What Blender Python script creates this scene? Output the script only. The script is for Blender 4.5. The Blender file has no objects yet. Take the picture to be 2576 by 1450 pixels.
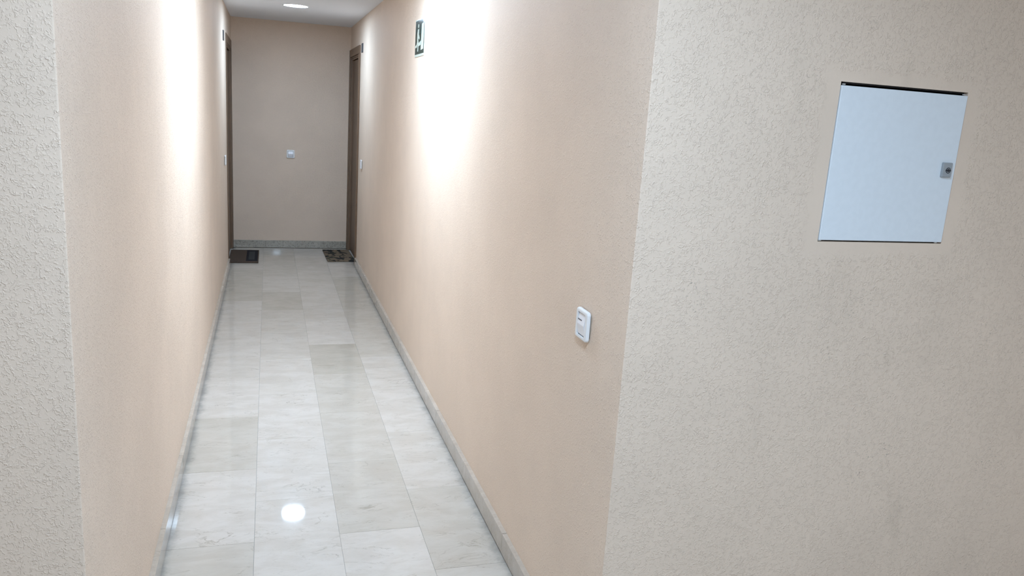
import bpy, bmesh, math, random
from mathutils import Matrix, Vector
random.seed(7)
S = bpy.context.scene
COL = S.collection

# ------------------------------------------------------------------ camera
F_PX = 1990.48
YAW, PITCH, ROLL = 0.30534, -0.21676, 0.06575
CAM = Vector((0.0518, 0.0, 1.5544))
cy, sy = math.cos(YAW), math.sin(YAW)
fwd = Vector((sy*math.cos(PITCH), cy*math.cos(PITCH), math.sin(PITCH)))
r0 = Vector((cy, -sy, 0)); u0 = r0.cross(fwd)
rt = math.cos(ROLL)*r0 + math.sin(ROLL)*u0
up = -math.sin(ROLL)*r0 + math.cos(ROLL)*u0
cd = bpy.data.cameras.new('camera'); co = bpy.data.objects.new('camera', cd); COL.objects.link(co)
cd.sensor_width = 36.0; cd.lens = F_PX/2576*36.0; cd.clip_start = .02
co.matrix_world = Matrix(((rt.x, up.x, -fwd.x, CAM.x), (rt.y, up.y, -fwd.y, CAM.y), (rt.z, up.z, -fwd.z, CAM.z), (0, 0, 0, 1)))
S.camera = co

# ------------------------------------------------------------------ world, exposure
w = bpy.data.worlds.new('world'); S.world = w; w.use_nodes = True
w.node_tree.nodes['Background'].inputs[0].default_value = (0.6, 0.7, 0.8, 1)
w.node_tree.nodes['Background'].inputs[1].default_value = 0.0      # windowless interior
S.view_settings.view_transform = 'Standard'; S.view_settings.look = 'None'
S.view_settings.exposure = 0.0; S.view_settings.gamma = 1.0; S.view_settings.use_curve_mapping = False
LAMP_STRENGTH = (190.0, 500.0, 365.0, 300.0, 290.0)     # end of corridor, mid corridor, hall mouth, hall rear, added hall side fill
LAMP_COLOR = (0.605, 0.81, 1.04)

# ------------------------------------------------------------------ dimensions (metres)
XL, XR = -0.307, 0.868          # corridor walls
YL, YR = 1.623, 1.659           # hall-side faces of the two wall ends
YB = 8.664                      # end wall
ZC = 2.312                      # ceiling
HX0, HX1, HY0 = -1.75, 2.75, -4.7   # hall behind and beside the camera
LIFT = 0.004

# ------------------------------------------------------------------ materials
def mat(name):
    m = bpy.data.materials.new(name); m.use_nodes = True
    n = m.node_tree.nodes; l = m.node_tree.links
    return m, n, l, n['Principled BSDF']
def node(n, t, **kw):
    x = n.new(t)
    for k, v in kw.items():
        if k.startswith('i_'): x.inputs[k[2:].replace('_', ' ')].default_value = v
        else: setattr(x, k, v)
    return x
def math_(n, l, op, a, b=None, clamp=False):
    x = n.new('ShaderNodeMath'); x.operation = op; x.use_clamp = clamp
    for i, v in enumerate((a, b)):
        if v is None: continue
        if isinstance(v, (int, float)): x.inputs[i].default_value = v
        else: l.new(v, x.inputs[i])
    return x.outputs[0]
def sstep(n, l, v, a, b, lo=0., hi=1.):
    x = n.new('ShaderNodeMapRange'); x.interpolation_type = 'SMOOTHSTEP'
    l.new(v, x.inputs['Value'])
    for k, q in zip(('From Min', 'From Max', 'To Min', 'To Max'), (a, b, lo, hi)): x.inputs[k].default_value = q
    return x.outputs['Result']
def mix(n, l, fac, a, b, blend='MIX'):
    x = n.new('ShaderNodeMix'); x.data_type = 'RGBA'; x.blend_type = blend
    if isinstance(fac, (int, float)): x.inputs[0].default_value = fac
    else: l.new(fac, x.inputs[0])
    for i, v in ((6, a), (7, b)):
        if isinstance(v, tuple): x.inputs[i].default_value = (*v, 1) if len(v) == 3 else v
        else: l.new(v, x.inputs[i])
    return x.outputs[2]
def noise(n, l, vec, scale, detail=2., rough=.5, dist=0.):
    x = n.new('ShaderNodeTexNoise'); l.new(vec, x.inputs['Vector'])
    x.inputs['Scale'].default_value = scale; x.inputs['Detail'].default_value = detail
    x.inputs['Roughness'].default_value = rough; x.inputs['Distortion'].default_value = dist
    return x.outputs['Fac']
def mapping(n, l, vec, scale=(1, 1, 1), loc=(0, 0, 0), rot=(0, 0, 0)):
    x = n.new('ShaderNodeMapping'); l.new(vec, x.inputs['Vector'])
    x.inputs['Scale'].default_value = scale; x.inputs['Location'].default_value = loc; x.inputs['Rotation'].default_value = rot
    return x.outputs['Vector']
def plain(name, col, rough=.5, metallic=0., spec=.5):
    m, n, l, b = mat(name)
    b.inputs['Base Color'].default_value = (*col, 1); b.inputs['Roughness'].default_value = rough
    b.inputs['Metallic'].default_value = metallic; b.inputs['Specular IOR Level'].default_value = spec
    pos = n.new('ShaderNodeTexCoord').outputs['Object']
    v = noise(n, l, pos, 60, 3)
    c = mix(n, l, sstep(n, l, v, .3, .7), tuple(x*.985 for x in col), tuple(min(1, x*1.01) for x in col))
    l.new(c, b.inputs['Base Color'])
    return m

WALL = (0.84, 0.680, 0.552)
def wall_material(name, patch=False, dirt=0.0, k=1.6):
    m, n, l, b = mat(name)
    pos = n.new('ShaderNodeNewGeometry').outputs['Position']
    # splatter relief: short raised worms and drops of paint
    n1 = noise(n, l, pos, 74*k, 1.5, .5, .35)
    worm = sstep(n, l, math_(n, l, 'ABSOLUTE', math_(n, l, 'SUBTRACT', n1, .5)), .004, .070, 1, 0)
    n2 = noise(n, l, mapping(n, l, pos, loc=(3.1, 7.7, 1.3)), 50*k, 1.5, .5)
    worm = math_(n, l, 'MULTIPLY', worm, sstep(n, l, n2, .44, .58))
    n3 = noise(n, l, mapping(n, l, pos, loc=(9.1, 2.7, 5.3)), 100*k, 2.0, .5, .2)
    drops = sstep(n, l, n3, .52, .70)
    fine = noise(n, l, pos, 330, 2.5, .6)
    h = math_(n, l, 'ADD', math_(n, l, 'ADD', worm, math_(n, l, 'MULTIPLY', drops, .8)), math_(n, l, 'MULTIPLY', fine, .28))
    sep = n.new('ShaderNodeSeparateXYZ'); l.new(pos, sep.inputs[0])
    if patch:   # smooth filler plaster trowelled round the meter cupboard
        wob = math_(n, l, 'MULTIPLY', math_(n, l, 'SUBTRACT', noise(n, l, pos, 12, 4), .5), .05)
        dx = math_(n, l, 'SUBTRACT', math_(n, l, 'ABSOLUTE', math_(n, l, 'SUBTRACT', sep.outputs[0], 1.562)), .232)
        dz = math_(n, l, 'SUBTRACT', math_(n, l, 'ABSOLUTE', math_(n, l, 'SUBTRACT', sep.outputs[2], 1.484)), .223)
        d = math_(n, l, 'ADD', math_(n, l, 'MAXIMUM', dx, dz), wob)
        keep = sstep(n, l, d, -.008, .014)
        h = math_(n, l, 'MULTIPLY', h, math_(n, l, 'ADD', math_(n, l, 'MULTIPLY', keep, .88), .12))
        h = math_(n, l, 'ADD', h, math_(n, l, 'MULTIPLY', keep, .5))
    bp = n.new('ShaderNodeBump'); bp.inputs['Strength'].default_value = .8; bp.inputs['Distance'].default_value = .00135/k
    l.new(h, bp.inputs['Height']); l.new(bp.outputs[0], b.inputs['Normal'])
    big = noise(n, l, pos, 2.2, 4, .6)
    c = mix(n, l, sstep(n, l, big, .35, .65), tuple(x*.97 for x in WALL), tuple(min(1, x*1.02) for x in WALL))
    if dirt:    # scuffs and dark specks of handling on the hall side
        area = sstep(n, l, noise(n, l, pos, 6.5, 3, .6), .56, .70)
        speck = sstep(n, l, noise(n, l, pos, 150, 2, .6), .60, .70)
        f = math_(n, l, 'MULTIPLY', math_(n, l, 'MULTIPLY', area, speck), dirt)
        c = mix(n, l, f, c, (.22, .18, .14))
        smear = math_(n, l, 'MULTIPLY', sstep(n, l, noise(n, l, mapping(n, l, pos, scale=(2, 1, .8), loc=(4, 2, 8)), 5, 4, .6), .58, .75), dirt*.25)
        c = mix(n, l, smear, c, (.45, .37, .29))
    l.new(c, b.inputs['Base Color'])
    b.inputs['Roughness'].default_value = .62; b.inputs['Specular IOR Level'].default_value = .25
    return m
M_WALL = wall_material('painted splatter plaster')
M_WALLC = wall_material('coarser painted splatter plaster', k=1.12)
M_WALLP = wall_material('painted splatter plaster with trowelled patch', patch=True, dirt=.5)

def ceiling_material():
    m, n, l, b = mat('white ceiling paint')
    pos = n.new('ShaderNodeNewGeometry').outputs['Position']
    c = mix(n, l, noise(n, l, pos, 3, 3), (.87, .885, .93), (.90, .915, .96))
    l.new(c, b.inputs['Base Color']); b.inputs['Roughness'].default_value = .8
    bp = n.new('ShaderNodeBump'); bp.inputs['Strength'].default_value = .2; bp.inputs['Distance'].default_value = .0008
    l.new(noise(n, l, pos, 120, 3), bp.inputs['Height']); l.new(bp.outputs[0], b.inputs['Normal'])
    return m
M_CEIL = ceiling_material()

def marble(name, light, dark, rough, edge_dirt=False, vein_amt=1.0, speck=0.0, coat_rough=.04):
    m, n, l, b = mat(name)
    pos = n.new('ShaderNodeNewGeometry').outputs['Position']
    info = n.new('ShaderNodeObjectInfo')
    tone = n.new('ShaderNodeAttribute'); tone.attribute_type = 'OBJECT'; tone.attribute_name = 'tone'
    comb = n.new('ShaderNodeCombineXYZ')
    l.new(math_(n, l, 'MULTIPLY', info.outputs['Random'], 31.), comb.inputs[0])
    l.new(math_(n, l, 'MULTIPLY', info.outputs['Random'], 57.), comb.inputs[1])
    l.new(math_(n, l, 'MULTIPLY', info.outputs['Random'], 13.), comb.inputs[2])
    va = n.new('ShaderNodeVectorMath'); va.operation = 'ADD'; l.new(pos, va.inputs[0]); l.new(comb.outputs[0], va.inputs[1])
    v = va.outputs[0]
    sv = mapping(n, l, v, scale=(1.0, 2.3, 1.6), rot=(0, 0, .18))
    c = mix(n, l, tone.outputs['Fac'], dark, light)
    cloud = noise(n, l, sv, 5.5, 6, .62, .5)
    c = mix(n, l, sstep(n, l, cloud, .36, .66), mix(n, l, 1., c, (.90, .885, .86), 'MULTIPLY'), c)
    grain = noise(n, l, mapping(n, l, v, scale=(1, 3.2, 2)), 55, 4, .65)
    c = mix(n, l, sstep(n, l, grain, .55, .75, 0, .35), c, mix(n, l, 1., c, (.82, .79, .74), 'MULTIPLY'))
    # veins: broken hairlines wandering across the slab
    wv = mapping(n, l, v, scale=(.75, 2.1, 1.4), rot=(0, 0, .22))
    n1 = noise(n, l, wv, 4.6, 7, .56, .7)
    v1 = sstep(n, l, math_(n, l, 'ABSOLUTE', math_(n, l, 'SUBTRACT', n1, .5)), .0008, .0095, 1, 0)
    g1 = sstep(n, l, noise(n, l, mapping(n, l, v, loc=(5, 5, 5)), 6.5, 3, .6), .42, .66)
    n2 = noise(n, l, mapping(n, l, wv, loc=(2, 9, 4)), 8.5, 6, .62, .8)
    v2 = sstep(n, l, math_(n, l, 'ABSOLUTE', math_(n, l, 'SUBTRACT', n2, .5)), .001, .011, 1, 0)
    g2 = sstep(n, l, noise(n, l, mapping(n, l, v, loc=(8, 1, 3)), 9, 3, .6), .48, .68)
    vv = math_(n, l, 'MAXIMUM', math_(n, l, 'MULTIPLY', v1, g1), math_(n, l, 'MULTIPLY', math_(n, l, 'MULTIPLY', v2, g2), .7))
    c = mix(n, l, math_(n, l, 'MULTIPLY', vv, .60*vein_amt), c, (.30, .25, .185))
    pit = math_(n, l, 'MULTIPLY', sstep(n, l, noise(n, l, mapping(n, l, v, scale=(1, 1.8, 1)), 34, 2, .5, .4), .70, .76), .45*vein_amt)
    c = mix(n, l, pit, c, (.36, .31, .25))
    if speck:
        sp = sstep(n, l, noise(n, l, v, 70, 3, .7), .48, .66)
        c = mix(n, l, math_(n, l, 'MULTIPLY', sp, speck), c, (.20, .19, .16))
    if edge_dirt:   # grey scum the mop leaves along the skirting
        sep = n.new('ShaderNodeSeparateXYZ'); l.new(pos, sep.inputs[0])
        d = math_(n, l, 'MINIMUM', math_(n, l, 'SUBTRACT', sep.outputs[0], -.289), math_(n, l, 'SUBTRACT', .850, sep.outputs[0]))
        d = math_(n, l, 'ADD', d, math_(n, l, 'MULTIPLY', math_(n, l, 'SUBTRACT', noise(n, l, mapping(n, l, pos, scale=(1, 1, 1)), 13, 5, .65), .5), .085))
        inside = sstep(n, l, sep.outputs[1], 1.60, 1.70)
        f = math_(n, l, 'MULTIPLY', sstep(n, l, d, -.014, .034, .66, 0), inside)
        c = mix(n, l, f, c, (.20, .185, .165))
    l.new(c, b.inputs['Base Color'])
    rr = sstep(n, l, noise(n, l, pos, 8, 4), .3, .7, rough*.8, rough*1.25)
    l.new(rr, b.inputs['Roughness'])
    b.inputs['Specular IOR Level'].default_value = .35
    b.inputs['Coat Weight'].default_value = .65; b.inputs['Coat Roughness'].default_value = coat_rough
    return m
M_TILE = marble('polished cream marble', (.650, .595, .540), (.505, .457, .388), .42, edge_dirt=True)
M_SKIRT = marble('marble skirting', (.60, .525, .455), (.50, .43, .365), .22, vein_amt=.6, speck=.12, coat_rough=.13)
M_SKIRTB = marble('speckled marble skirting', (.52, .49, .44), (.44, .41, .36), .22, vein_amt=.8, speck=.75)
M_GROUT = plain('grey grout', (.46, .44, .41), .9)

def wood(name, c1, c2, rough):
    m, n, l, b = mat(name)
    pos = n.new('ShaderNodeTexCoord').outputs['Object']
    g = noise(n, l, mapping(n, l, pos, scale=(14, 14, .9)), 6, 6, .6, .6)
    f = noise(n, l, mapping(n, l, pos, scale=(60, 60, 2)), 8, 3, .6)
    c = mix(n, l, sstep(n, l, g, .3, .7), c1, c2)
    c = mix(n, l, sstep(n, l, f, .5, .8, 0, .5), c, tuple(x*.6 for x in c1))
    l.new(c, b.inputs['Base Color']); b.inputs['Roughness'].default_value = rough
    return m
M_WOOD = wood('brown varnished wood', (.165, .100, .060), (.225, .140, .086), .5)
M_LEAF = wood('darker brown door veneer', (.135, .086, .055), (.180, .115, .075), .5)
M_WHITE = plain('white switch plastic', (.90, .90, .91), .28)
M_ROCK = plain('white rocker plastic', (.90, .89, .92), .32)
M_DARK = plain('black plastic', (.02, .02, .024), .45)
M_SLOT = plain('dark grey indicator window', (.10, .11, .13), .3)
M_PANEL = plain('white lacquered steel', (.82, .87, .92), .42)
M_GAPD = plain('dark cupboard interior', (.035, .030, .032), .8)
M_LOCK = plain('grey lock plastic', (.36, .38, .40), .42)
M_LOCKD = plain('dark key slot metal', (.03, .035, .045), .35, .3)
M_RIM = plain('white lamp rim', (.85, .86, .88), .35)
M_PLATE = plain('dark grey number plate', (.075, .085, .10), .35)
M_CHIP = plain('bright bare metal chip', (.62, .60, .57), .35)

def sign_mats():
    g, n, l, b = mat('glossy dark green sign film')
    pos = n.new('ShaderNodeTexCoord').outputs['Object']
    l.new(mix(n, l, noise(n, l, pos, 12, 3), (.012, .045, .042), (.022, .060, .055)), b.inputs['Base Color'])
    wv, n2, l2, b2 = mat('glossy white sign film')
    pos2 = n2.new('ShaderNodeTexCoord').outputs['Object']
    l2.new(mix(n2, l2, noise(n2, l2, pos2, 12, 3), (.70, .78, .68), (.76, .82, .72)), b2.inputs['Base Color'])
    for nn, ll, bb in ((n, l, b), (n2, l2, b2)):
        bb.inputs['Roughness'].default_value = .07
        p = nn.new('ShaderNodeTexCoord').outputs['Object']
        bu = nn.new('ShaderNodeBump'); bu.inputs['Strength'].default_value = .5; bu.inputs['Distance'].default_value = .0012
        ll.new(noise(nn, ll, p, 26, 1.5), bu.inputs['Height']); ll.new(bu.outputs[0], bb.inputs['Normal'])
    return g, wv
M_SIGNG, M_SIGNW = sign_mats()

def fibre(name, cols, pattern=False):
    m, n, l, b = mat(name)
    pos = n.new('ShaderNodeTexCoord').outputs['Object']
    f = noise(n, l, pos, 260, 3, .7)
    c = mix(n, l, sstep(n, l, f, .3, .7), cols[0], cols[1])
    if pattern:
        leaf = noise(n, l, mapping(n, l, pos, scale=(1.0, .55, 1), rot=(0, 0, .5)), 10, 2, .5, 1.2)
        c = mix(n, l, sstep(n, l, leaf, .49, .54), c, cols[2])
        leaf2 = noise(n, l, mapping(n, l, pos, scale=(1.0, .8, 1), rot=(0, 0, -.5), loc=(3, 4, 0)), 11, 2, .5, 1.0)
        c = mix(n, l, sstep(n, l, leaf2, .58, .62), c, cols[3])
    l.new(c, b.inputs['Base Color']); b.inputs['Roughness'].default_value = .95; b.inputs['Specular IOR Level'].default_value = .1
    bp = n.new('ShaderNodeBump'); bp.inputs['Strength'].default_value = .8; bp.inputs['Distance'].default_value = .002
    l.new(f, bp.inputs['Height']); l.new(bp.outputs[0], b.inputs['Normal'])
    return m
M_COIR = fibre('brown coir', ((.072, .050, .038), (.125, .090, .070)))
M_COIRD = fibre('black mat print', ((.020, .018, .022), (.034, .032, .036)))
M_COIRG = fibre('charcoal mat print', ((.045, .044, .046), (.068, .067, .068)))
M_COIRP = fibre('patterned coir', ((.17, .125, .085), (.24, .18, .13), (.035, .035, .034), (.085, .085, .058)), True)

def emitter(strength):
    m, n, l, b = mat('glowing lamp lens')
    n.remove(b)
    e = n.new('ShaderNodeEmission'); e.inputs[0].default_value = (*LAMP_COLOR, 1); e.inputs[1].default_value = strength
    l.new(e.outputs[0], n['Material Output'].inputs[0])
    return m
M_LENS = [emitter(q) for q in LAMP_STRENGTH]

# ------------------------------------------------------------------ mesh helpers
def link(name, bm, m, parent=None, smooth=False, loc=None, rot=None):
    me = bpy.data.meshes.new(name)
    bmesh.ops.recalc_face_normals(bm, faces=bm.faces)
    bm.to_mesh(me); bm.free()
    if m: me.materials.append(m)
    if smooth:
        for p in me.polygons: p.use_smooth = True
    o = bpy.data.objects.new(name, me); COL.objects.link(o)
    if parent: o.parent = parent
    if loc: o.location = loc
    if rot: o.rotation_euler = rot
    return o
def box(bm, x0, x1, y0, y1, z0, z1):
    v = [bm.verts.new(c) for c in ((x0, y0, z0), (x1, y0, z0), (x1, y1, z0), (x0, y1, z0), (x0, y0, z1), (x1, y0, z1), (x1, y1, z1), (x0, y1, z1))]
    for f in ((0, 3, 2, 1), (4, 5, 6, 7), (0, 1, 5, 4), (1, 2, 6, 5), (2, 3, 7, 6), (3, 0, 4, 7)):
        bm.faces.new([v[i] for i in f])
    return v
def bevel_vertical(bm, x, y, off, seg=3):
    es = [e for e in bm.edges if all(abs(q.co.x-x) < 1e-5 and abs(q.co.y-y) < 1e-5 for q in e.verts)]
    bmesh.ops.bevel(bm, geom=es, offset=off, segments=seg, affect='EDGES', profile=.5)
def bevel_all(bm, off, seg=1):
    bmesh.ops.bevel(bm, geom=bm.edges[:], offset=off, segments=seg, affect='EDGES', profile=.5)
def rloop(w, h, r, k=6):
    pts = []
    for cx, cz, a0 in ((w/2-r, h/2-r, 0), (-w/2+r, h/2-r, 90), (-w/2+r, -h/2+r, 180), (w/2-r, -h/2+r, 270)):
        for i in range(k+1):
            a = math.radians(a0+90*i/k); pts.append((cx+r*math.cos(a), cz+r*math.sin(a)))
    return pts
def stack(bm, loops, cap0=True, cap1=True):
    """loops: list of (points, depth) in the local u,v plane with depth outward (-Y local: wall things face -Y)."""
    rings = [[bm.verts.new((u, -d, v)) for u, v in pts] for pts, d in loops]
    n = len(rings[0])
    for a, b in zip(rings, rings[1:]):
        for i in range(n): bm.faces.new((a[i], a[(i+1) % n], b[(i+1) % n], b[i]))
    if cap0: bm.faces.new(rings[0][::-1])
    if cap1: bm.faces.new(rings[-1])
def rprism(bm, w, h, r, d0, d1, ch, cu=0, cv=0):
    s = lambda pts: [(u+cu, v+cv) for u, v in pts]
    o = rloop(w, h, r); i = rloop(w-2*ch, h-2*ch, max(r-ch, .0008)); m = rloop(w-.6*ch, h-.6*ch, max(r-.3*ch, .0009))
    stack(bm, [(s(o), d0), (s(o), d1-ch), (s(m), d1-.3*ch), (s(i), d1)])
def rframe(bm, w, h, r, iw, ih, ir, d0, d1, ch, cu=0, cv=0):
    """a ring: outer rounded rectangle with a rounded opening."""
    s = lambda pts: [(u+cu, v+cv) for u, v in pts]
    L = [(s(rloop(w, h, r)), d0), (s(rloop(w, h, r)), d1-ch), (s(rloop(w-.6*ch, h-.6*ch, r-.3*ch)), d1-.3*ch), (s(rloop(w-2*ch, h-2*ch, r-ch)), d1),
         (s(rloop(iw, ih, ir)), d1), (s(rloop(iw, ih, ir)), d0)]
    rings = [[bm.verts.new((u, -d, v)) for u, v in pts] for pts, d in L]
    n = len(rings[0]); rings.append(rings[0])
    for a, b in zip(rings, rings[1:]):
        for i in range(n): bm.faces.new((a[i], a[(i+1) % n], b[(i+1) % n], b[i]))
def B(fn, *a, **k):
    bm = bmesh.new(); fn(bm, *a, **k); return bm
def disc(bm, ru, rv, d0, d1, cu=0, cv=0, k=24):
    pts = [(cu+ru*math.cos(2*math.pi*i/k), cv+rv*math.sin(2*math.pi*i/k)) for i in range(k)]
    stack(bm, [(pts, d0), (pts, d1)])
def structure(o): o['kind'] = 'structure'; return o
def empty(name, loc, rotz=0):
    o = bpy.data.objects.new(name, None); COL.objects.link(o); o.location = loc; o.rotation_euler = (0, 0, rotz)
    o.empty_display_size = .05; return o
def thing(name, label, cat, loc, rotz=0, group=None):
    o = empty(name, loc, rotz); o['label'] = label; o['category'] = cat
    if group: o['group'] = group
    return o
# rotations about Z for things modelled facing -Y
FACE_BACK = 0.0                     # on a wall that faces the camera
ON_RIGHT = -math.pi/2               # on the corridor's right wall (faces -X)
ON_LEFT = math.pi/2                 # on the corridor's left wall (faces +X)

# ------------------------------------------------------------------ room shell
TH = .15
DO1, DZ = 8.60, 2.013               # door openings in both side walls (far edge, height)
DOL, DOR = 7.69, 7.79               # near edge of the left and right opening
def side_wall(name, x0, x1, ynear, edge_x, DO0):
    bm = bmesh.new()
    box(bm, x0, x1, ynear, DO0, 0, ZC)
    bevel_vertical(bm, edge_x, ynear, .0028)
    box(bm, x0, x1, DO0, DO1, DZ, ZC)
    box(bm, x0, x1, DO1, YB, 0, ZC)
    return structure(link(name, bm, M_WALL))
side_wall('wall_left', XL-TH, XL, YL, XL, DOL)
side_wall('wall_right', XR, XR+TH, YR, XR, DOR)
bm = bmesh.new(); box(bm, XL-TH, XR+TH, YB, YB+TH, 0, ZC); structure(link('wall_back', bm, M_WALL))
bm = bmesh.new(); box(bm, HX0, XL-TH, YL, YL+TH, 0, ZC); structure(link('wall_front_left', bm, M_WALLC))
PX0, PX1, PZ0, PZ1 = 1.370, 1.759, 1.290, 1.681     # meter cupboard opening
bm = bmesh.new()
box(bm, XR+TH, PX0, YR, YR+TH, 0, ZC); box(bm, PX1, HX1, YR, YR+TH, 0, ZC)
box(bm, PX0, PX1, YR, YR+TH, 0, PZ0); box(bm, PX0, PX1, YR, YR+TH, PZ1, ZC)
structure(link('wall_front_right', bm, M_WALLP))
bm = bmesh.new(); box(bm, HX0-TH, HX0, HY0, YL+TH, 0, ZC); structure(link('wall_hall_left', bm, M_WALL))
bm = bmesh.new(); box(bm, HX1, HX1+TH, HY0, YR+TH, 0, ZC); structure(link('wall_hall_right', bm, M_WALL))
bm = bmesh.new(); box(bm, HX0-TH, HX1+TH, HY0-TH, HY0, 0, ZC); structure(link('wall_hall_rear', bm, M_WALL))

# lamps: the ceiling has a round cut-out over each one
LAMPS = [(.270, 7.180), (.410, 3.950), (.310, .720), (.250, -3.55), (1.85, -.90)]
LR = .100
def ceiling():
    bm = bmesh.new(); K = 32; H = .2; Z1 = ZC+.12
    def ring(cx, cyy, z): return [bm.verts.new((cx+LR*math.cos(2*math.pi*i/K), cyy+LR*math.sin(2*math.pi*i/K), z)) for i in range(K)]
    def patch(cx, cyy):     # square of ceiling with a round cut-out
        sq = []
        for i in range(K):
            c, s_ = math.cos(2*math.pi*i/K), math.sin(2*math.pi*i/K); k = H/max(abs(c), abs(s_)); sq.append((cx+c*k, cyy+s_*k))
        outer = [bm.verts.new((x, y, ZC)) for x, y in sq]; inner = ring(cx, cyy, ZC); top = ring(cx, cyy, Z1); otop = [bm.verts.new((x, y, Z1)) for x, y in sq]
        for i in range(K):
            j = (i+1) % K
            bm.faces.new((outer[i], outer[j], inner[j], inner[i])); bm.faces.new((inner[i], inner[j], top[j], top[i])); bm.faces.new((otop[i], otop[j], top[j], top[i]))
    X0, X1, Y0, Y1 = HX0-TH, HX1+TH, HY0-TH, YB+TH
    y = Y0
    for cx, cyy in sorted(LAMPS, key=lambda q: q[1]):
        box(bm, X0, X1, y, cyy-H, ZC, Z1)
        box(bm, X0, cx-H, cyy-H, cyy+H, ZC, Z1); box(bm, cx+H, X1, cyy-H, cyy+H, ZC, Z1); patch(cx, cyy)
        y = cyy+H
    box(bm, X0, X1, y, Y1, ZC, Z1)
    return structure(link('ceiling', bm, M_CEIL))
ceiling()

# floor: grout bed with every marble tile laid on it
bm = bmesh.new(); box(bm, HX0-TH, HX1+TH, HY0-TH, YB+TH, -.06, -.0018)
FLOOR = structure(link('floor', bm, M_GROUT))
W, T, G = .299, .600, .0008
tile_mesh = {}
def tile(x0, x1, y0, y1, tone):
    key = (round(x1-x0, 4), round(y1-y0, 4))
    if key not in tile_mesh:
        b2 = bmesh.new(); hx, hy = (x1-x0-G)/2, (y1-y0-G)/2
        box(b2, -hx, hx, -hy, hy, -.012, 0)
        es = [e for e in b2.edges if all(abs(q.co.z) < 1e-6 for q in e.verts)]
        bmesh.ops.bevel(b2, geom=es, offset=.0006, segments=1, affect='EDGES')
        me = bpy.data.meshes.new('floor_tile'); bmesh.ops.recalc_face_normals(b2, faces=b2.faces); b2.to_mesh(me); b2.free()
        me.materials.append(M_TILE); tile_mesh[key] = me
    o = bpy.data.objects.new('floor_tile', tile_mesh[key]); COL.objects.link(o); o.parent = FLOOR
    o.location = ((x0+x1)/2, (y0+y1)/2, random.uniform(-.0002, .0002)); o['tone'] = tone
# tones per column, index k = tile from joint k to joint k+1 counted from the far end
TONE = {0: {0: .55, 1: .25, 2: .18, 3: .80, 4: .82, 5: .88, 6: 1.0, 7: .42, 8: .98, 9: .45, 10: .7},
        1: {-1: .35, 0: .42, 1: .68, 2: .15, 3: .62, 4: .72, 5: .95, 6: 1.05, 7: 1.0, 8: .95, 9: .7},
        2: {0: .55, 1: .70, 2: .72, 3: .95, 4: .12, 5: .50, 6: .50, 7: .42, 8: .95, 9: .7},
        3: {-1: .6, 0: .80, 1: .22, 2: .25, 3: .35, 4: .42, 5: .85, 6: .95, 7: .85, 8: .45, 9: .65}}
PH = {0: 8.096, 1: 7.801, 2: 7.500, 3: 7.805}
def column(x0, x1, ph, ymin, ymax, tones):
    k0 = math.floor((ph-ymax)/T)
    k = k0
    while True:
        y1 = ph-k*T; y0 = y1-T
        if y1 <= ymin+.002: break
        if y0 < ymax-.004:
            t = tones.get(k, random.uniform(.3, 1.0)) if tones else random.uniform(.3, 1.0)
            tile(x0, x1, max(y0, ymin), min(y1, ymax), t)
        k += 1
COLX = [(XL, -.0006), (0, W), (W, 2*W), (2*W, XR)]
for c, (x0, x1) in enumerate(COLX): column(x0, x1, PH[c], HY0, YB, TONE[c])
for i in range(5):
    x1 = XL-i*W; column(max(HX0, x1-W), x1, PH[(3, 2, 1, 0)[i % 4]], HY0, YL, None)
for i in range(7):
    x0 = XR+i*W
    if x0 < HX1: column(x0, min(HX1, x0+W), PH[i % 4], HY0, YR, None)

# skirting: separate marble lengths, a hairline above the floor
BH, BT = .076, .018
def skirting_run(name, axis, fixed, sign, joints, m, label_m=None):
    root = structure(empty(name, (0, 0, 0)))
    cache = {}
    for a, b in zip(joints, joints[1:]):
        key = round(b-a, 3)
        if key not in cache:
            b2 = bmesh.new(); L = (b-a)/2-.0005
            if axis == 'y': box(b2, -BT/2, BT/2, -L, L, 0, BH)
            else: box(b2, -L, L, -BT/2, BT/2, 0, BH)
            bevel_all(b2, .0012)
            me = bpy.data.meshes.new('skirting_piece'); bmesh.ops.recalc_face_normals(b2, faces=b2.faces); b2.to_mesh(me); b2.free()
            me.materials.append(m); cache[key] = me
        o = bpy.data.objects.new('skirting_piece', cache[key]); COL.objects.link(o); o.parent = root
        off = random.uniform(-.0010, .0010)
        mid = (a+b)/2
        o.location = (fixed+sign*(BT/2-.0012)+off*.5, mid, LIFT+random.uniform(-.0008, .0012)) if axis == 'y' else (mid, fixed+sign*(BT/2-.0012), LIFT)
        o['tone'] = random.uniform(.2, 1.)
    return root
def ticks(a, b, start, step):
    q = [a]; y = start
    while y > a: y -= step
    y += step
    while y < b-.02:
        if y > a+.02: q.append(y)
        y += step
    return q+[b]
CAS = .070                          # door casing width
skirting_run('baseboard_left', 'y', XL, 1, ticks(YL+.004, DOL-CAS-.001, 3.30, .60), M_SKIRT)
skirting_run('baseboard_right', 'y', XR, -1, ticks(YR+.004, DOR-CAS-.001, 3.66, .60), M_SKIRT)
skirting_run('baseboard_back', 'x', YB, -1, [XL+.001, .02, .32, .62, XR-.001], M_SKIRTB)
skirting_run('baseboard_front_left', 'x', YL, -1, ticks(HX0, XL, -.5, .6), M_SKIRT)
skirting_run('baseboard_front_right', 'x', YR, -1, ticks(XR, HX1, 1.4, .6), M_SKIRT)

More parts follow.
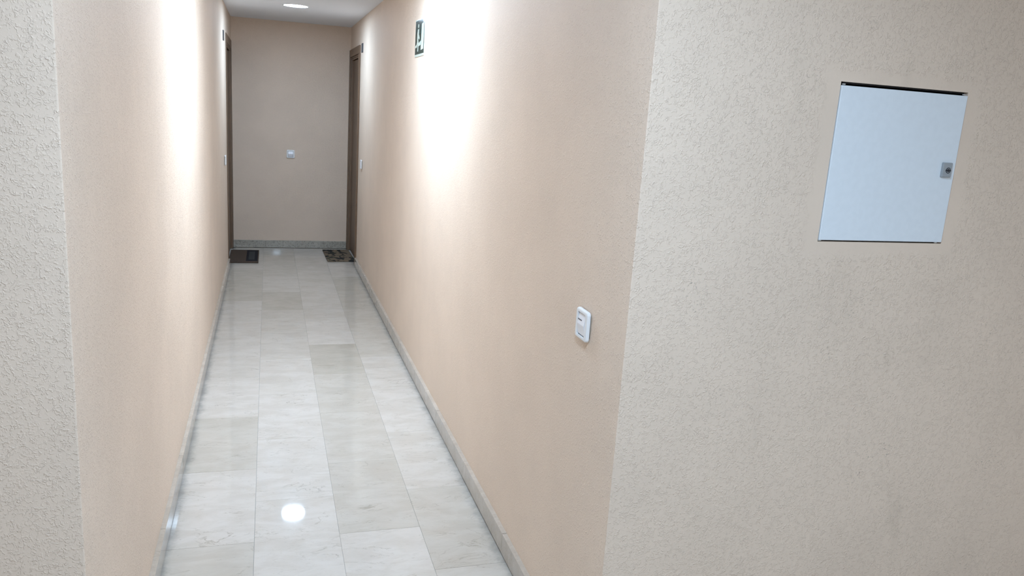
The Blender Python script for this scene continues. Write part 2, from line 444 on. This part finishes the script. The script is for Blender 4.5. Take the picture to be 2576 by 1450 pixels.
# ------------------------------------------------------------------ doors
def door(name, xface, sgn, DO0, proud):
    """sgn: +1 wall surface faces +X (left wall), -1 faces -X (right wall)."""
    root = structure(empty(name, (xface, (DO0+DO1)/2, 0)))
    h = (DO1-DO0)/2; pr = proud*sgn; inn = -.115*sgn
    def part(nm, m, *boxes, bev=.003):
        b2 = bmesh.new()
        for x0, x1, y0, y1, z0, z1 in boxes: box(b2, min(x0, x1), max(x0, x1), y0, y1, z0, z1)
        if bev: bevel_all(b2, bev, 2)
        return link(nm, b2, m, root)
    e = .0008*sgn
    part('casing', M_WOOD, (e, pr, -h-CAS, -h+.004, 0.001, DZ-.004))
    part('casing', M_WOOD, (e, pr, h-.004, min(h+CAS, YB-.001-(DO0+DO1)/2), 0.001, DZ-.004))
    part('head_casing', M_WOOD, (e, pr, -h-CAS, min(h+CAS, YB-.001-(DO0+DO1)/2), DZ-.003, DZ+CAS))
    # lining of the opening
    lt = .018
    part('jamb', M_WOOD, (-e, inn, -h+.001, -h+lt, 0.001, DZ-lt), bev=.001)
    part('jamb', M_WOOD, (-e, inn, h-lt, h-.001, 0.001, DZ-lt), bev=.001)
    part('jamb_head', M_WOOD, (-e, inn, -h+.001, h-.001, DZ-lt+.0005, DZ-.001), bev=.001)
    # inner moulding, same wood as the casing
    part('stop_bead', M_WOOD, (-.004*sgn, -.018*sgn, -h+lt+.0005, h-lt-.0005, DZ-lt-.014, DZ-lt-.0005), bev=.002)
    leaf = part('leaf', M_LEAF, (-.022*sgn, -.062*sgn, -h+lt+.003, h-lt-.003, .008, DZ-lt-.018), bev=.002)
    return root
door('door_1', XL, 1, DOL, .006)
door('door_2', XR, -1, DOR, .014)

# ------------------------------------------------------------------ ceiling lamps
def lamp(x, y, label, lens):
    t = thing('ceiling_downlight', label, 'ceiling light', (x, y, ZC), 0, 'recessed round ceiling lamps')
    bm = bmesh.new(); K = 40
    prof = [(LR+.010, .0), (LR+.010, -.0008), (LR+.005, -.0016), (LR-.001, -.0016), (LR-.003, -.0004), (LR-.003, .020)]
    rings = [[bm.verts.new((r*math.cos(2*math.pi*i/K), r*math.sin(2*math.pi*i/K), z)) for i in range(K)] for r, z in prof]
    for a, b in zip(rings, rings[1:]):
        for i in range(K): bm.faces.new((a[i], a[(i+1) % K], b[(i+1) % K], b[i]))
    link('rim', bm, M_RIM, t, True)
    bm = bmesh.new()
    r = LR-.0035; prof = [(r, .010), (r, .0012), (r*.7, .0006), (r*.35, .0004)]
    rings = [[bm.verts.new((q*math.cos(2*math.pi*i/K), q*math.sin(2*math.pi*i/K), z)) for i in range(K)] for q, z in prof]
    for a, b in zip(rings, rings[1:]):
        for i in range(K): bm.faces.new((a[i], a[(i+1) % K], b[(i+1) % K], b[i]))
    bm.faces.new(rings[-1]); bm.faces.new(rings[0][::-1])
    link('lens', bm, lens, t, True)
    bm = bmesh.new(); r = LR-.007
    pts0 = [(r*math.cos(2*math.pi*i/K), r*math.sin(2*math.pi*i/K)) for i in range(K)]
    va = [bm.verts.new((a, b, .016)) for a, b in pts0]; vb = [bm.verts.new((a, b, .06)) for a, b in pts0]
    for i in range(K): bm.faces.new((va[i], va[(i+1) % K], vb[(i+1) % K], vb[i]))
    bm.faces.new(va[::-1]); bm.faces.new(vb)
    link('housing', bm, M_RIM, t)
lamp(*LAMPS[0], 'lit round white downlight in the ceiling near the end wall of the corridor', M_LENS[0])
lamp(*LAMPS[1], 'lit round downlight above the exit sign, out of frame, washing both corridor walls', M_LENS[1])
lamp(*LAMPS[2], 'lit round downlight in the hall ceiling at the mouth of the corridor, out of frame', M_LENS[2])
lamp(*LAMPS[3], 'lit round downlight in the hall ceiling well behind the viewpoint, out of frame', M_LENS[3])
lamp(*LAMPS[4], 'added unseen fill downlight on the right side of the hall ceiling, out of frame', M_LENS[4])  # extra lamp, added to flatten the light falloff along the cupboard wall

# ------------------------------------------------------------------ meter cupboard in the hall wall
t = thing('meter_cupboard', 'white square metal meter cupboard with grey lock set flush into the beige wall', 'cupboard',
          ((PX0+PX1)/2, YR, (PZ0+PZ1)/2))
hw, hh = (PX1-PX0)/2, (PZ1-PZ0)/2
bm = bmesh.new()
e = .0012
box(bm, -hw+e, hw-e, .118, .122, -hh+e, hh-e)
for q in ((-hw+e, -hw+e+.002, .012, .118, -hh+e, hh-e), (hw-e-.002, hw-e, .012, .118, -hh+e, hh-e), (-hw+e+.002, hw-e-.002, .012, .118, -hh+e, -hh+e+.002), (-hw+e+.002, hw-e-.002, .012, .118, hh-e-.002, hh-e)):
    box(bm, *q)
link('back_box', bm, M_GAPD, t)
bm = bmesh.new()
dz1, dz0 = hh-.0088, -hh+.0042
v = box(bm, -hw+.0022, hw-.0018, -.003, .014, dz0, dz1); bevel_all(bm, .0012, 2)
d = link('cupboard_door', bm, M_PANEL, t)
lk = link('lock_plate', B(rprism, .0295, .0375, .0022, .003, .0095, .0016, 1.7275-1.5645, 1.4840-1.4855), M_LOCK, d)
lc = (1.7300-1.5645, 1.4830-1.4855)
link('lock_lip', B(rprism, .022, .0065, .0012, .0095, .0104, .0005, 1.7260-1.5645, 1.4700-1.4855), M_LOCK, lk)
link('key_ring', B(rframe, .0150, .0150, .0074, .0118, .0118, .0058, .0090, .0102, .0004, *lc), M_LOCKD, lk)
bm = bmesh.new(); disc(bm, .0038, .0038, .0090, .0106, *lc); link('key_barrel', bm, M_LOCKD, lk)
for s in (-1, 1):
    bm = bmesh.new(); pts = [(lc[0]+s*.0055+a*.0030, lc[1]+b*.0019) for a, b in ((-1, -1), (1, -.5), (1, .5), (-1, 1))]
    if s < 0: pts = pts[::-1]
    stack(bm, [(pts, .0090), (pts, .0103)]); link('key_notch', bm, M_LOCKD, lk)
for px, pz in ((-hw+.009, hh-.006), (hw-.012, hh-.006), (-hw+.006, -hh+.003), (hw-.018, -hh+.0028)):
    bm = bmesh.new(); box(bm, px-.004, px+.004, -.001, .003, pz-.0012, pz+.0012); bevel_all(bm, .0005)
    link('hinge_clip', bm, M_CHIP, t)

# ------------------------------------------------------------------ switches
def rocker(bm, w, h, d_edge, d_mid, base, cv=0.):
    """a rocker with a ridge across its middle: the upper half leans back, the lower half stands out."""
    hw_, hh_ = w/2, h/2
    prof = [(-hh_, d_edge), (-hh_+.002, d_edge+.0012), (-.001, d_mid), (.001, d_mid), (hh_-.002, d_edge+.0004), (hh_, d_edge-.0006)]
    A = [bm.verts.new((-hw_, -dd, v+cv)) for v, dd in prof]; C = [bm.verts.new((hw_, -dd, v+cv)) for v, dd in prof]
    for i in range(len(prof)-1): bm.faces.new((A[i], C[i], C[i+1], A[i+1]))
    a0, a1 = bm.verts.new((-hw_, -base, -hh_+cv)), bm.verts.new((-hw_, -base, hh_+cv))
    c0, c1 = bm.verts.new((hw_, -base, -hh_+cv)), bm.verts.new((hw_, -base, hh_+cv))
    bm.faces.new([a0]+A+[a1]); bm.faces.new([c1]+C[::-1]+[c0]); bm.faces.new((a0, c0, C[0], A[0])); bm.faces.new((a1, A[-1], C[-1], c1)); bm.faces.new((a0, a1, c1, c0))
def switch(loc, rotz, label, slot=False, size=.081, ridge=.0150):
    t = thing('light_switch', label, 'switch', loc, rotz, 'white wall switches')
    b0 = .0005
    link('mount', B(rprism, size-.012, size-.012, .006, b0, .0045, .0006), M_DARK, t)
    link('frame', B(rframe, size, size*1.02, .010, .052, .064, .004, .0038, .0135, .0042), M_WHITE, t, False)
    link('well', B(rprism, .0518, .0638, .0038, .0046, .0075, .0004), M_SLOT if slot else M_LOCK, t)
    r = link('rocker', B(rocker, .0470, .0580, .0098, ridge, .0076), M_ROCK, t)
    if slot:
        bm = bmesh.new(); box(bm, -.0220, .003, -.0142, -.0105, .0108, .0134)
        link('indicator', bm, M_SLOT, r)
    return t
switch((XR, 1.910, 1.012), ON_RIGHT, 'white wall switch with dark indicator slot near the right wall corner', True)
switch((.270, YB, .994), FACE_BACK, 'small white rocker switch in the middle of the end wall', ridge=.0195)
switch((XR, 7.410, 1.010), ON_RIGHT, 'white bell push on the right wall just before the brown door')
switch((XL, 7.19, 1.012), ON_LEFT, 'white bell push on the left wall just before the brown door')

# ------------------------------------------------------------------ door number plates
def plate(loc, rotz, label):
    o = link('number_plate', B(rprism, .095, .080, .003, .0005, .007, .0012), M_PLATE, None, False, loc, (0, 0, rotz))
    o['label'] = label; o['category'] = 'plate'; o['group'] = 'plates beside the doors'
plate((XR, 7.555, 2.047), ON_RIGHT, 'small dark grey plate on the right wall above the door corner')
plate((XL, 7.215, 2.030), ON_LEFT, 'small dark grey plate on the left wall above the door corner')

# ------------------------------------------------------------------ emergency exit sign on the right wall
sg = thing('exit_sign', 'dark green exit sign with white running figure and doorway on the right wall', 'sign', (XR, 4.610, 1.938), ON_RIGHT)
SWd, SHt = .290, .205
link('backing', B(rprism, SWd, SHt, .002, .0005, .0030, .0006), M_SIGNW, sg)
def flat(pts, d0, d1):
    a = sum(p[0]*q[1]-q[0]*p[1] for p, q in zip(pts, pts[1:]+pts[:1]))
    if a < 0: pts = pts[::-1]
    bm = bmesh.new(); stack(bm, [(pts, d0), (pts, d1)]); return bm
link('green_field', flat([(-.138, -.089), (.138, -.089), (.138, .096), (-.138, .096)], .0030, .0034), M_SIGNG, sg)
def uv(l): return [(-.138+.276*u, -.089+.185*v) for u, v in l]
link('doorway_mark', flat(uv([(.66, .10), (.93, .12), (.95, .88), (.70, .86)]), .0034, .0038), M_SIGNW, sg)
man = link('running_figure', flat(uv([(.27, .74), (.40, .74), (.39, .58), (.34, .44), (.40, .30), (.36, .08), (.28, .08), (.29, .28), (.22, .40), (.20, .60)]), .0034, .0038), M_SIGNW, sg)
bm = bmesh.new(); disc(bm, .014, .012, .0034, .0038, -.138+.276*.34, -.089+.185*.83); link('head', bm, M_SIGNW, man)
link('trailing_leg', flat(uv([(.25, .40), (.31, .34), (.19, .20), (.02, .20), (.02, .27), (.14, .28)]), .0034, .00375), M_SIGNW, man)
link('arm', flat(uv([(.36, .60), (.43, .55), (.50, .47), (.46, .42), (.38, .46), (.33, .52)]), .0034, .00385), M_SIGNW, man)
link('leading_leg', flat(uv([(.40, .32), (.64, .38), (.64, .26), (.42, .23)]), .0034, .00372), M_SIGNW, man)

# ------------------------------------------------------------------ door mats
def slab(x0, x1, y0, y1, z0, z1, bev=.003):
    bm = bmesh.new(); box(bm, x0, x1, y0, y1, z0, z1)
    if bev: bevel_all(bm, bev, 2)
    return bm
mt = thing('doormat', 'brown doormat with a black printed square before the left door', 'doormat', (-.178, 8.125, 0), 0.0)
link('mat_body', slab(-.140, .133, -.315, .312, .0012, .014), M_COIR, mt)
sq = link('printed_square', slab(.018, .124, -.285, .290, .0135, .0150, .0005), M_COIRD, mt)
link('square_centre', slab(.040, .096, -.215, .215, .0150, .0158, .0003), M_COIRG, sq)
o = link('doormat', slab(-.135, .137, -.305, .305, .0012, .014), M_COIRP, None, False, (.738, 8.215, 0), (0, 0, .02))
o['label'] = 'doormat with dark leafy camouflage pattern before the right door'; o['category'] = 'doormat'
